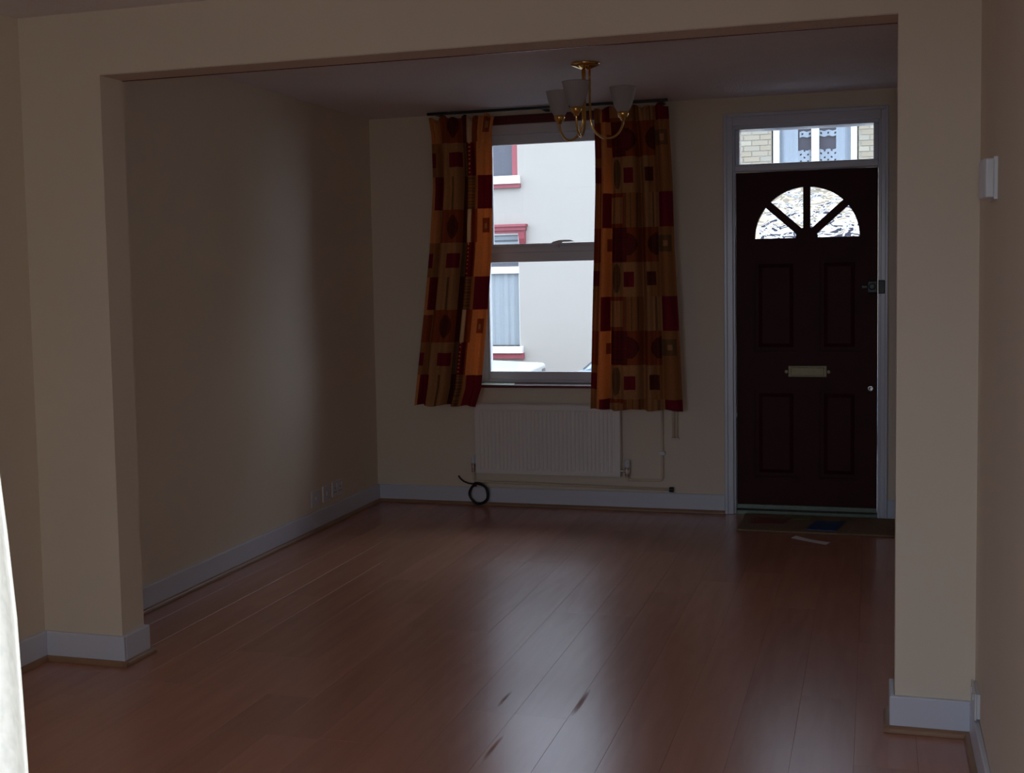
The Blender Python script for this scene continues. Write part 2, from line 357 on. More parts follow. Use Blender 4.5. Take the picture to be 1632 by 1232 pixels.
bead('trim_4', [('x', PR - ST - BD, RW - ST, P0 - ST, -1), ('y', P0 - ST - BD, P1 + ST, PR - ST, -1)], 'brown wood bead around the foot of the right wall stub')
bead('trim_5', [('y', YB, P0 - ST - BD, RW - ST, -1)], 'brown wood bead along the right wall skirting')

# ------------------------------------------------------------------ window_1 (front window)
WX0, WX1, WZ0, WZ1 = 0.670, 1.561, 0.757, 2.372
wloc = (1.14, 0.2, WZ0)
win = empty('window_1', wloc, 'white framed street window between the patchwork curtains', 'window', kind='structure')
def W(): return MB(wloc)
fr = W().box(WX0, 0.715, 0.15, 0.25, WZ0, WZ1).box(1.516, WX1, 0.15, 0.25, WZ0, WZ1).box(0.715, 1.516, 0.15, 0.25, 2.311, WZ1).box(0.715, 1.516, 0.15, 0.25, WZ0, 0.776)
fr.build('window_frame', M_UPVC, win, bevel=0.004)
us = W().box(0.715, 0.746, 0.195, 0.23, 1.522, 2.311).box(1.486, 1.516, 0.195, 0.23, 1.522, 2.311).box(0.746, 1.486, 0.195, 0.23, 2.250, 2.311).box(0.746, 1.486, 0.195, 0.23, 1.522, 1.58).build('upper_sash', M_UPVC, win, bevel=0.004)
W().box(0.746, 1.486, 0.208, 0.214, 1.58, 2.250).build('pane', M_GLASS, us)
ls = W().box(0.715, 0.722, 0.158, 0.193, 0.776, 1.627).box(1.509, 1.516, 0.158, 0.193, 0.776, 1.627).box(0.722, 1.509, 0.158, 0.193, 1.516, 1.576).box(0.722, 1.509, 0.164, 0.193, 1.576, 1.613).box(0.722, 1.509, 0.145, 0.2, 1.613, 1.629).box(0.722, 1.509, 0.158, 0.193, 0.776, 0.827).build('lower_sash', M_UPVC, win, bevel=0.003)
W().box(0.722, 1.509, 0.170, 0.176, 0.827, 1.516).build('pane', M_GLASS, ls)
c = W().box(1.150, 1.185, 0.130, 0.158, 1.60, 1.634)
c.prism([(1.130, 1.618), (1.150, 1.636), (1.190, 1.646), (1.255, 1.646), (1.285, 1.636), (1.21, 1.634), (1.16, 1.610)], 0.120, 0.150)
tag(c.build('sash_catch', M_UPVC, win, bevel=0.003), 'pale lever catch on the meeting rail')
W().box(WX0 - 0.02, WX1 + 0.02, -0.03, 0.0, 0.741, 0.757).box(WX0 + .001, WX1 - .001, 0.0, 0.16, 0.741, 0.757).build('window_sill', M_SILL, win, bevel=0.003)
W().box(WX0, WX1, -0.022, 0.012, 2.350, 2.405).build('head_board', M_SILL, win, bevel=0.004)

# ------------------------------------------------------------------ door_1 (front door with fanlight)
dl = (2.665, 0.05, 0.0)
door = empty('door_1', dl, 'dark mahogany front door in a white frame with a fanlight above', 'door', kind='structure')
def D(): return MB(dl)
f = D()
f.box(2.206, 2.258, -0.020, 0.0, 0, 2.338).box(3.075, 3.115, -0.020, 0.0, 0, 2.338).box(2.258, 3.075, -0.020, 0.0, 2.268, 2.338)
f.box(2.206, 2.226, -0.028, -0.02, 0, 2.338).box(3.098, 3.115, -0.028, -0.02, 0, 2.338).box(2.226, 3.098, -0.028, -0.02, 2.318, 2.338)
f.build('architrave', M_WHITE, door, bevel=0.006, seg=3)
f = D().box(2.225, 2.270, 0.0, 0.16, 0, 2.335).box(3.061, 3.10, 0.0, 0.16, 0, 2.335).box(2.270, 3.061, 0.0, 0.16, 2.247, 2.335).box(2.270, 3.061, 0.0, 0.16, 2.003, 2.048)
f.box(2.270, 2.294, 0.02, 0.14, 2.048, 2.247).box(3.034, 3.061, 0.02, 0.14, 2.048, 2.247)
f.box(2.270, 3.061, -0.008, 0.0, 2.006, 2.040)
fo = f.build('door_frame', M_WHITE, door, bevel=0.004)
D().box(2.294, 3.034, 0.075, 0.081, 2.048, 2.247).build('fanlight_pane', M_GLASS, fo)
Y0, Y1 = 0.03, 0.074
CX, CZ, RAD = 2.670, 1.617, 0.291
leaf = D()
leaf.box(2.272, 2.368, Y0, Y1, 0.026, CZ).box(2.966, 3.060, Y0, Y1, 0.026, CZ)
leaf.box(2.368, 2.966, Y0, Y1, 1.500, CZ).box(2.368, 2.966, Y0, Y1, 0.745, 0.955).box(2.368, 2.966, Y0, Y1, 0.026, 0.215)
leaf.box(2.625, 2.735, Y0, Y1, 0.215, 0.745).box(2.625, 2.735, Y0, Y1, 0.955, 1.500)
# top of the leaf: rectangle with a half-round hole
X0, X1, ZT = 2.272, 3.060, 2.001
N = 48; ins = []; outs = []
for k in range(N + 1):
    a = math.pi * k / N; cx, sz = math.cos(a), math.sin(a)
    t = min(((X1 - CX) / cx) if cx > 1e-6 else 1e9, ((X0 - CX) / cx) if cx < -1e-6 else 1e9, ((ZT - CZ) / sz) if sz > 1e-6 else 1e9)
    ins.append((CX + RAD * cx, CZ + RAD * sz)); outs.append((CX + t * cx, CZ + t * sz))
for k in range(N):
    for q in ([ins[k], outs[k], outs[k + 1], ins[k + 1]],): leaf.prism(q, Y0, Y1)
# close the two top corners the fan of quads cuts off
for sx_, xx in ((1, X1), (-1, X0)):
    a = [o for o in outs if abs(o[0] - xx) < 1e-6]; b = [o for o in outs if abs(o[1] - ZT) < 1e-6]
    pa = max(a, key=lambda o: o[1]); pb = max(b, key=lambda o: sx_ * o[0])
    if abs(pa[1] - ZT) > 1e-4 and abs(pb[0] - xx) > 1e-4: leaf.prism([pa, (xx, ZT), pb], Y0, Y1)
lf = leaf.build('door_leaf', M_DOOR, door)
for (xa, xb, za, zb) in ((2.368, 2.625, 0.955, 1.500), (2.735, 2.966, 0.955, 1.500), (2.368, 2.625, 0.215, 0.745), (2.735, 2.966, 0.215, 0.745)):
    p = D().box(xa, xb, Y0 + 0.016, Y1 - 0.010, za, zb).frustum(xa + 0.03, xb - 0.03, za + 0.03, zb - 0.03, Y0 + 0.016, Y0 + 0.004, 0.022)
    p.box(xa, xb, Y0 + 0.004, Y0 + 0.016, za, za + 0.008).box(xa, xb, Y0 + 0.004, Y0 + 0.016, zb - 0.008, zb)
    p.box(xa, xa + 0.008, Y0 + 0.004, Y0 + 0.016, za + 0.008, zb - 0.008).box(xb - 0.008, xb, Y0 + 0.004, Y0 + 0.016, za + 0.008, zb - 0.008)
    p.build('panel', M_DOOR, lf)
s = D()
hub = [(CX + 0.062 * math.cos(math.pi * k / 12), CZ + 0.062 * math.sin(math.pi * k / 12)) for k in range(13)]; s.prism(hub, Y0 + 0.004, Y1 - 0.004)
for deg, wd in ((90, 0.020), (42, 0.022), (138, 0.022)):
    a = math.radians(deg); d = (math.cos(a), math.sin(a)); n = (-d[1], d[0])
    s.prism([(CX + d[0] * r + n[0] * q, CZ + d[1] * r + n[1] * q) for (r, q) in ((0.03, -wd), (RAD + .006, -wd), (RAD + .006, wd), (0.03, wd))], Y0 + 0.005, Y1 - 0.005)
s.build('glazing_bars', M_DOOR, lf)
for a0, a1 in ((0, 42), (42, 90), (90, 138), (138, 180)):
    pts = [(CX, CZ)] + [(CX + (RAD + .004) * math.cos(math.radians(a0 + (a1 - a0) * k / 10)), CZ + (RAD + .004) * math.sin(math.radians(a0 + (a1 - a0) * k / 10))) for k in range(11)]
    D().prism(pts, 0.049, 0.055).build('fan_pane', M_RIPPLE, lf)
lp = D().box(2.566, 2.783, Y0 - 0.006, Y0 + 0.001, 0.812, 0.878).box(2.582, 2.767, Y0 - 0.012, Y0 - 0.006, 0.822, 0.868)
lp.lathe([(0.001, Y0 - 0.007), (0.011, Y0 - 0.007), (0.012, Y0 + 0.001)], (2.556, 0, 0.843), 12, 'y').lathe([(0.001, Y0 - 0.007), (0.011, Y0 - 0.007), (0.012, Y0 + 0.001)], (2.793, 0, 0.843), 12, 'y')
tag(lp.build('letter_plate', M_AGEDBRASS, lf, bevel=0.003), 'tarnished brass letter plate')
k = D().lathe([(0.006, Y0 - 0.004), (0.008, Y0 - 0.007), (0.015, Y0 - 0.007), (0.017, Y0 - 0.003), (0.017, Y0 + 0.001)], (3.022, 0, 0.748), 20, 'y').lathe([(0.0005, Y0 - 0.003), (0.006, Y0 - 0.004)], (3.022, 0, 0.748), 20, 'y')
tag(k.build('keyhole_rose', M_CHROME, lf, smooth=True), 'bright round lock escutcheon')
lt = D().box(3.005, 3.058, Y0 - 0.032, Y0 + 0.001, 1.295, 1.362).box(2.972, 3.006, Y0 - 0.02, Y0 - 0.008, 1.318, 1.340)
lt.lathe([(0.001, Y0 - 0.055), (0.017, Y0 - 0.055), (0.020, Y0 - 0.048), (0.012, Y0 - 0.032)], (3.030, 0, 1.33), 16, 'y')
tag(lt.build('night_latch', M_BLACK, lf, bevel=0.004), 'black rim latch')
tag(D().box(3.062, 3.098, -0.03, 0.002, 1.290, 1.366).build('latch_keep', M_BLACK, fo, bevel=0.004), 'black latch keep')
D().box(2.272, 3.060, Y0 - 0.012, Y0, 0.03, 0.058).build('weather_bar', M_STEEL, lf, bevel=0.003)
D().box(2.270, 3.061, 0.0, 0.16, -0.02, 0.024).build('threshold', M_STEEL, door, bevel=0.004)

# ------------------------------------------------------------------ unseen doors behind the camera, added and sized for the light they let in
w2 = empty('window_2', (1.175, -7.3, 0), 'unseen white glazed garden doors added in the rear wall for daylight', 'window', kind='structure')
q = MB((1.175, -7.3, 0)).box(1.0, 1.06, -7.33, -7.27, 0, 2.1).box(2.04, 2.1, -7.33, -7.27, 0, 2.1).box(1.06, 2.04, -7.33, -7.27, 2.04, 2.1).box(1.06, 2.04, -7.33, -7.27, 0, 0.08).box(1.49, 1.56, -7.33, -7.27, 0.08, 2.04)
q = q.build('window_frame', M_UPVC, w2)
MB((1.175, -7.3, 0)).box(1.06, 1.49, -7.303, -7.297, 0.08, 2.04).build('pane', M_GLASS, q)
MB((1.175, -7.3, 0)).box(1.56, 2.04, -7.303, -7.297, 0.08, 2.04).build('pane', M_GLASS, q)
w3 = empty('door_2', (2.75, -10.0, 0), 'unseen white half-glazed back door added at the kitchen end for daylight', 'door', kind='structure')
q = MB((2.75, -10.0, 0)).box(2.25, 2.32, -10.03, -9.97, 0, 2.1).box(3.18, 3.25, -10.03, -9.97, 0, 2.1).box(2.32, 3.18, -10.03, -9.97, 2.03, 2.1).box(2.32, 3.18, -10.03, -9.97, 0, 0.95).box(2.32, 2.45, -10.03, -9.97, 0.95, 2.03).box(3.05, 3.18, -10.03, -9.97, 0.95, 2.03).build('door_frame', M_UPVC, w3)
MB((2.75, -10.0, 0)).box(2.45, 3.05, -10.003, -9.997, 0.95, 2.03).build('pane', M_GLASS, q)

# ------------------------------------------------------------------ curtains
BUR = (0.30, 0.026, 0.045); RUST = (0.42, 0.105, 0.042); ORA = (0.80, 0.36, 0.13); TAN = (0.58, 0.30, 0.135); DARK = (0.17, 0.045, 0.032); OLI = (0.27, 0.145, 0.07); BRO = (0.50, 0.215, 0.085); PALE = (0.78, 0.56, 0.36)
def pat_right(s, z):
    t = (2.5125 - z) / 0.2025; row = int(math.floor(t)) % 3; t -= math.floor(t)
    if row == 0:
        if s > 0.82: return BUR
        if s < 0.09: return BRO
        if s < 0.12: return ORA
        if s < 0.205: return BUR
        if s < 0.40: return RUST if (t < 0.12 or t > 0.88 or s > 0.375) else TAN
        if s < 0.60: return OLI if int(s * 60) % 4 == 0 else BRO
        if s < 0.74: return TAN
        if s < 0.77: return OLI
        return TAN
    if row == 1:
        if s < 0.10: return RUST
        if s < 0.22: return RUST if (s > 0.17 and 0.35 < t < 0.7) else ORA
        if s < 0.42: return BUR if int(t * 22) % 2 else DARK
        if s < 0.80:
            d = math.hypot((s - 0.43) / 0.115, (t - 0.5) / 0.32)
            if d < 1: return DARK if int(d * 7) % 2 == 0 or d > 0.8 else BUR
            d = math.hypot((s - 0.80) / 0.12, (t - 0.5) / 0.32)
            if d < 1: return DARK
            return RUST
        if 0.80 <= s < 0.965 and 0.25 < t < 0.72: return TAN if (0.87 < s < 0.925 and 0.40 < t < 0.58) else OLI
        return BRO
    if s < 0.085: return BUR if 0.25 < t < 0.7 else BRO
    if s < 0.21: return ORA
    d = math.hypot((s - 0.29) / (0.05 * (1.15 - 0.3 * t)), (t - 0.48) / 0.42)
    if d < 1: return OLI
    if 0.385 < s < 0.505 and 0.3 < t < 0.72: return BUR
    if 0.66 < s < 0.77 and 0.28 < t < 0.70: return DARK
    return TAN if s < 0.7 else BRO
def pat_left(s, z):
    t = (2.0415 - z) / 0.2025; row = int(math.floor(t)) % 3; t -= math.floor(t)
    if row == 0:
        if s < 0.05: return ORA
        if s < 0.20: return BUR
        if s < 0.50: return OLI if 0.33 < s < 0.38 else TAN
        if s < 0.58: return DARK  # shade of the deep fold, put into the cloth colour
        if s < 0.70: return OLI if int(t * 30) % 2 else BRO
        if s < 0.78: return BRO
        return BUR
    if row == 1:
        if s < 0.12: return RUST if z < 1.2 else ORA
        if s < 0.16: return TAN
        if s < 0.50:
            d = math.hypot((s - 0.37) / 0.09, (t - 0.5) / 0.36)
            return DARK if d < 1 else RUST
        if s < 0.57: return DARK  # same fold's shade, coloured into this row too
        if s < 0.665: return PALE
        if s < 0.78: return RUST
        if 0.85 < s < 0.96 and 0.28 < t < 0.72: return TAN if (0.885 < s < 0.925 and 0.42 < t < 0.6) else RUST
        return ORA
    if s < 0.07: return BUR if 0.3 < t < 0.72 else BRO
    if s < 0.16: return BRO
    if 0.29 < s < 0.49 and 0.3 < t < 0.72: return BUR
    if s < 0.50: return TAN
    if s < 0.57: return OLI  # fold strip continues, its shade coloured in as olive
    if s < 0.70:
        return ORA if (int(t * 24) % 3 == 0 and 0.61 < s < 0.65) else BUR
    if s < 0.76: return RUST
    return ORA
def curtain(name, xl, xr, zt, zb, pat, valleys, seed, label, y=-0.165):
    """xl/xr: functions of z giving the cloth's edges; folds swing in depth"""
    r = random.Random(seed); NX, NZ = 150, 220
    ph = [r.uniform(-.6, .6) for _ in range(8)]
    vs = []; ss = []
    for j in range(NZ + 1):
        f = j / NZ
        for i in range(NX + 1):
            s = i / NX
            z = zt + (zb - zt) * f + 0.006 * math.sin(s * 17 + ph[0]) * (f > 0.97)
            if f < 0.02: z += 0.007 * math.sin(s * 37 + ph[1])
            a = xl(z); b = xr(z)
            k = min(1.0, 0.35 + f * 4)
            yy = y - 0.012 + 0.006 * math.sin(s * 23 + ph[2] + f * 1.5) + 0.004 * math.sin(s * 41 + ph[3] - f)
            for (v, wd, dp) in valleys:
                vv = v + 0.012 * math.sin(f * 4 + ph[4] + v * 9)
                yy += dp * k * math.exp(-((s - vv) / wd) ** 2)
            if f < 0.12: yy += 0.012 * math.sin(s * 70 + ph[5]) * (1 - f / 0.12)     # pinched heading
            xx = a + (b - a) * s + 0.007
            if j < 3: z -= 0.006 * (1 + math.sin(s * 21 + ph[6]))
            vs.append((xx, yy, z)); ss.append((s, z))
    fs = [(j * (NX + 1) + i, j * (NX + 1) + i + 1, (j + 1) * (NX + 1) + i + 1, (j + 1) * (NX + 1) + i) for j in range(NZ) for i in range(NX)]
    off = Vector(((xl(zb) + xr(zb)) / 2, y, zb))
    me = bpy.data.meshes.new(name); me.from_pydata([tuple(Vector(v) - off) for v in vs], [], fs)
    ca = me.color_attributes.new('print', 'FLOAT_COLOR', 'CORNER'); data = []
    for j in range(NZ):
        for i in range(NX):
            n = j * (NX + 1) + i; cc = pat((i + .5) / NX, (ss[n][1] + ss[n + NX + 1][1]) / 2); data += [cc[0], cc[1], cc[2], 1.0] * 4
    ca.data.foreach_set('color', data)
    for p in me.polygons: p.use_smooth = True
    me.materials.append(M_CLOTH)
    o = bpy.data.objects.new(name, me); o.location = off; COL.objects.link(o)
    sm = o.modifiers.new('cloth_thickness', 'SOLIDIFY'); sm.thickness = 0.0015
    return tag(o, label, 'curtain', 'patchwork curtains at the front window')
def lin(pts):
    def f(z):
        p = sorted(pts)
        if z <= p[0][0]: return p[0][1]
        for (a, b), (c_, d_) in zip(p, p[1:]):
            if z <= c_: return b + (d_ - b) * (z - a) / (c_ - a)
        return p[-1][1]
    return f
curtain('curtain', lin([(.64, .306), (1.21, .382), (1.59, .428), (1.97, .460), (2.30, .462), (2.41, .448)]),
        lin([(.64, .706), (.75, .745), (1.0, .772), (1.21, .797), (1.59, .831), (1.97, .842), (2.30, .846), (2.41, .866)]), 2.402, 0.638, pat_left, [(0.0, .06, .03), (.135, .050, .070), (.31, .05, .015), (.535, .065, .085), (.70, .035, .050), (.89, .04, .018), (1.0, .04, .03)], 3,
        'patchwork curtain with a dotted burgundy column, on the side nearer the bare long wall')
curtain('curtain.001', lin([(.62, .1 + 1.316), (1.2, 1.438), (1.57, 1.454), (1.94, 1.467), (2.41, 1.469)]),
        lin([(.62, 1.973), (1.2, 1.951), (1.57, 1.932), (1.94, 1.924), (2.41, 1.903)]), 2.402, 0.626, pat_right, [(0.03, .055, .070), (.225, .045, .065), (.33, .035, .035), (.44, .04, .020), (.585, .045, .080), (.72, .04, .040), (.81, .035, .030), (1.0, .04, .03)], 11,
        'wider patchwork curtain with concentric motifs, hanging between window and front door')
rl = (1.16, -0.12, 2.405)
r_ = empty('curtain_rail', rl, 'thin dark curtain rail across the top of the window', 'curtain rail')
MB(rl).box(0.45, 1.91, -0.185, -0.165, 2.412, 2.428).build('track', M_TRACK, r_, bevel=0.002)
for bx in (0.50, 1.16, 1.86): MB(rl).box(bx - .012, bx + .012, -0.167, -0.002, 2.415, 2.427).build('bracket', M_TRACK, r_)

# ------------------------------------------------------------------ radiator and its pipes
ql = (1.137, -0.06, 0.21)
rad = empty('radiator', ql, 'white ribbed panel radiator under the window', 'radiator')
A, B, Z0, Z1 = 0.688, 1.590, 0.212, 0.640
prof = []; nr = 34; pit = (B - A - 0.05) / nr
prof.append((A, -0.078)); prof.append((A + 0.022, -0.078))
for k in range(nr):
    x = A + 0.025 + k * pit
    prof += [(x + pit * .10, -0.078), (x + pit * .28, -0.072), (x + pit * .72, -0.072), (x + pit * .90, -0.078)]
prof += [(B - 0.022, -0.078), (B, -0.078)]
m = MB(ql); zs = [(Z0, None), (Z0 + 0.022, None), (Z0 + 0.034, 1), (Z1 - 0.040, 1), (Z1 - 0.028, None), (Z1 - 0.006, None)]
vs = []; n = len(prof)
for z, k in zs: vs += [(x, y if k else -0.078, z) for x, y in prof]
fs = [(j * n + i, j * n + i + 1, (j + 1) * n + i + 1, (j + 1) * n + i) for j in range(len(zs) - 1) for i in range(n - 1)]
m.add(vs, fs); m.box(A, B, -0.066, -0.060, Z0, Z1 - 0.006)
m.build('panel', M_RAD, rad)
m = MB(ql).box(A - .004, B + .004, -0.080, -0.076, Z1 - 0.006, Z1 + 0.004).box(A - .004, B + .004, -0.034, -0.030, Z1 - 0.006, Z1 + 0.004)
for k in range(46): m.box(A + 0.005 + k * 0.0198, A + 0.014 + k * 0.0198, -0.076, -0.034, Z1 - 0.001, Z1 + 0.003)
m.box(A - .004, A + .004, -0.080, -0.03, Z1 - .008, Z1 + .004).box(B - .004, B + .004, -0.08, -0.03, Z1 - .008, Z1 + .004)
m.prism([(-0.086, Z1 - 0.006), (-0.086, Z1), (-0.066, Z1 + 0.009), (-0.062, Z1 + 0.009), (-0.062, Z1 - 0.006)], A - .004, B + .004, 'x')
m.build('top_grille', M_RAD, rad)
for xs in (A - 0.003, B): MB(ql).box(xs, xs + 0.003, -0.079, -0.030, Z0, Z1 - 0.004).build('side_cover', M_RAD, rad)
for xs in (0.95, 1.33): MB(ql).box(xs - .02, xs + .02, -0.06, -0.002, 0.30, 0.56).build('wall_bracket', M_RAD, rad)
for sg, xv in ((-1, 0.662), (1, 1.630)):
    v = MB(ql).tube([(xv - sg * 0.04, -0.05, 0.245), (xv, -0.05, 0.245)], 0.009, 10).lathe([(0.001, 0.215), (0.014, 0.215), (0.014, 0.268), (0.001, 0.268)], (xv, -0.05, 0), 14)
    v.lathe([(0.001, 0.232), (0.016, 0.234), (0.016, 0.256), (0.001, 0.258)], (xv, -0.05, 0), 6)
    vo = v.build('valve', M_CHROME, rad)
    MB(ql).lathe([(0.001, 0.268), (0.016, 0.268), (0.018, 0.275), (0.016, 0.312), (0.001, 0.316)], (xv, -0.05, 0), 14).build('valve_cap', M_PLATE, vo, smooth=True)
M_PIPE = mat('cream_painted_pipe', (0.68, 0.57, 0.45), 0.4, noise=0.04)
pp = rad
po = ql
MB(po).tube([(0.662, -0.05, 0.216), (0.662, -0.05, 0.165), (0.668, -0.048, 0.155), (0.69, -0.040, 0.152), (1.0, -0.035, 0.149), (1.89, -0.030, 0.137)], 0.0075, 8).build('lower_pipe', M_PIPE, pp, smooth=True)
MB(po).tube([(1.630, -0.05, 0.216), (1.630, -0.05, 0.200), (1.638, -0.048, 0.192), (1.66, -0.042, 0.190), (1.82, -0.03, 0.190), (1.832, -0.028, 0.194), (1.838, -0.027, 0.208), (1.838, -0.025, 0.80)], 0.0075, 8).build('riser_pipe', M_PIPE, pp, smooth=True)
MB(po).box(1.822, 1.854, -0.034, -0.002, 0.345, 0.365).build('pipe_clip', M_PLATE, pp)
tag(MB(po).lathe([(0.001, 1.880), (0.015, 1.880), (0.016, 1.885), (0.016, 1.905), (0.001, 1.908)], (0, -0.030, 0.137), 12, 'x').build('end_cap', M_BLACK, pp), 'dark pipe end cap')
cp = empty('capped_pipe', (1.916, -0.02, 0.438), 'short cream pipe stub dropping from behind the wider curtain', 'pipe')
MB((1.916, -0.02, 0.438)).tube([(1.905, -0.02, 0.80), (1.905, -0.02, 0.446)], 0.008, 8).tube([(1.926, -0.02, 0.80), (1.926, -0.02, 0.446)], 0.006, 8).build('stub', M_PIPE, cp, smooth=True)
MB((1.916, -0.02, 0.438)).box(1.892, 1.938, -0.032, -0.0, 0.436, 0.450).build('stub_cap', M_PIPE, cp, bevel=0.003)

# ------------------------------------------------------------------ loose cable
path = []
for k in range(75):
    a = math.radians(120) - 2 * math.pi * k / 36
    rad_ = 0.071 - 0.00022 * k + 0.0015 * math.sin(k * .9); y = -0.052 - 0.010 * math.sin(k * 0.175) - 0.006 * (k / 75)
    path.append((0.693 + rad_ * math.cos(a), y, 0.076 + rad_ * math.sin(a)))
tail = [(0.556, -0.030, 0.183), (0.570, -0.036, 0.166), (0.595, -0.042, 0.150), (0.625, -0.046, 0.140)]
cb = MB((0.69, -0.05, 0.0)).tube(tail + path, 0.0052, 7).build('coiled_cable', M_BLACK, smooth=True)
tag(cb, 'short black cable coiled in a loop against the skirting', 'cable')

# ------------------------------------------------------------------ sockets
def socket_left(name, y0, y1, z0, z1, label, gangs, kind):
    o = empty(name, (0, (y0 + y1) / 2, (z0 + z1) / 2), label, 'socket', 'sockets on the bare long wall')
    lo = o.location
    MB(lo).box(0, 0.009, y0, y1, z0, z1).build('faceplate', M_PLATE, o, bevel=0.003)
    for g in range(gangs):
        yc = y0 + (y1 - y0) * (g + .5) / gangs; zc = (z0 + z1) / 2
        if kind == 'power':
            s_ = MB(lo)
            for (dy, dz, hw, hh) in ((0, .012, .0035, .006), (-.011, -.012, .006, .003), (.011, -.012, .006, .003)): s_.box(0.0088, 0.0096, yc + dy - hw, yc + dy + hw, zc + dz - hh - .006, zc + dz + hh - .006)
            s_.build('pin_hole', M_BLACK, o)
            MB(lo).box(0.009, 0.013, yc + .018, yc + .028, zc + .012, zc + .030).build('rocker', M_PLATE, o, bevel=0.001)
        else:
            MB(lo).lathe([(0.001, 0.013), (0.010, 0.013), (0.013, 0.009)], (0, yc, zc), 14, 'x').build('outlet', M_PLATE, o)
socket_left('wall_socket', -1.05, -0.94, 0.139, 0.232, 'small white outlet plate furthest from the corner on the bare wall', 1, 'aerial')
socket_left('wall_socket.001', -0.89, -0.785, 0.142, 0.236, 'small white outlet plate in the middle of the three', 1, 'aerial')
socket_left('wall_socket.002', -0.755, -0.607, 0.150, 0.240, 'wider white double socket nearest the corner', 2, 'power')
sl = (RW, -3.72, 0.165)
so = empty('wall_socket.003', sl, 'white surface socket seen edge-on on the right wall near the floor', 'socket')
MB(sl).box(RW - 0.010, RW, -3.745, -3.605, 0.124, 0.198).build('back_box', M_PLATE, so, bevel=0.002)
MB(sl).box(RW - 0.016, RW - 0.010, -3.748, -3.602, 0.121, 0.201).build('faceplate', M_PLATE, so, bevel=0.002)
for yy in (-3.71, -3.64): MB(sl).box(RW - 0.019, RW - 0.016, yy - .006, yy + .006, 0.172, 0.190).build('rocker', M_PLATE, so)

# ------------------------------------------------------------------ thermostat on right wall
tl = (RW, -4.05, 1.667)
th = empty('thermostat', tl, 'small white wall thermostat with a rounded front beside the opening', 'thermostat')
pts = [(RW - 0.008, -4.125), (RW - 0.028, -4.125), (RW - 0.034, -4.112), (RW - 0.037, -4.085), (RW - 0.038, -4.05), (RW - 0.037, -4.015), (RW - 0.034, -3.99), (RW - 0.028, -3.975), (RW - 0.008, -3.975)]
MB(tl).prism(pts, 1.617, 1.717, 'z').build('body', M_PLATE, th, bevel=0.004)
MB(tl).box(RW - 0.009, RW, -4.122, -3.978, 1.613, 1.721).build('back_plate', M_PLATE, th)

# ------------------------------------------------------------------ ceiling light
cl = (1.737, -1.60, H)
lamp = empty('ceiling_light', cl, 'brass three-arm ceiling light with frosted tulip shades in front of the window', 'ceiling light')
def LM(): return MB(cl)
LM().lathe([(0.001, H), (0.068, H), (0.070, H - 0.004), (0.066, H - 0.012), (0.050, H - 0.018), (0.030, H - 0.026), (0.018, H - 0.030), (0.001, H - 0.031)], (cl[0], cl[1], 0), 40).build('ceiling_plate', M_BRASS, lamp, smooth=True)
for a in (30, 146, 268):
    ca, sa = math.cos(math.radians(a)), math.sin(math.radians(a)); RR = 0.185
    def pt(r, z): return (cl[0] + ca * r, cl[1] + sa * r, z)
    path = [pt(0.020, H - 0.028), pt(0.020, 2.33), pt(0.020, 2.24), pt(0.022, 2.18)]
    for k in range(1, 17):
        t = math.pi * k / 16
        path.append(pt(0.022 + (RR - 0.022) * (1 - math.cos(t)) / 2, 2.18 - 0.095 * math.sin(t) - 0.01 * (k / 16)))
    path.append(pt(RR, 2.185))
    arm = LM().tube(path, 0.0055, 10).build('arm', M_BRASS, lamp, smooth=True)
    q = pt(RR, 0)
    LM().lathe([(0.006, 2.165), (0.012, 2.168), (0.013, 2.176), (0.022, 2.182), (0.027, 2.196), (0.026, 2.208), (0.002, 2.208)], q, 20).build('cup', M_BRASS, arm, smooth=True)
    LM().lathe([(0.014, 2.204), (0.026, 2.206), (0.036, 2.222), (0.046, 2.248), (0.055, 2.280), (0.063, 2.318), (0.0655, 2.322), (0.0605, 2.316), (0.052, 2.280), (0.043, 2.249), (0.033, 2.225), (0.014, 2.209)], q, 32).build('shade', M_FROST, arm, smooth=True)
    LM().lathe([(0.001, 2.21), (0.012, 2.21), (0.013, 2.235), (0.017, 2.26), (0.014, 2.285), (0.001, 2.294)], q, 16).build('bulb', M_PAPER, arm, smooth=True)

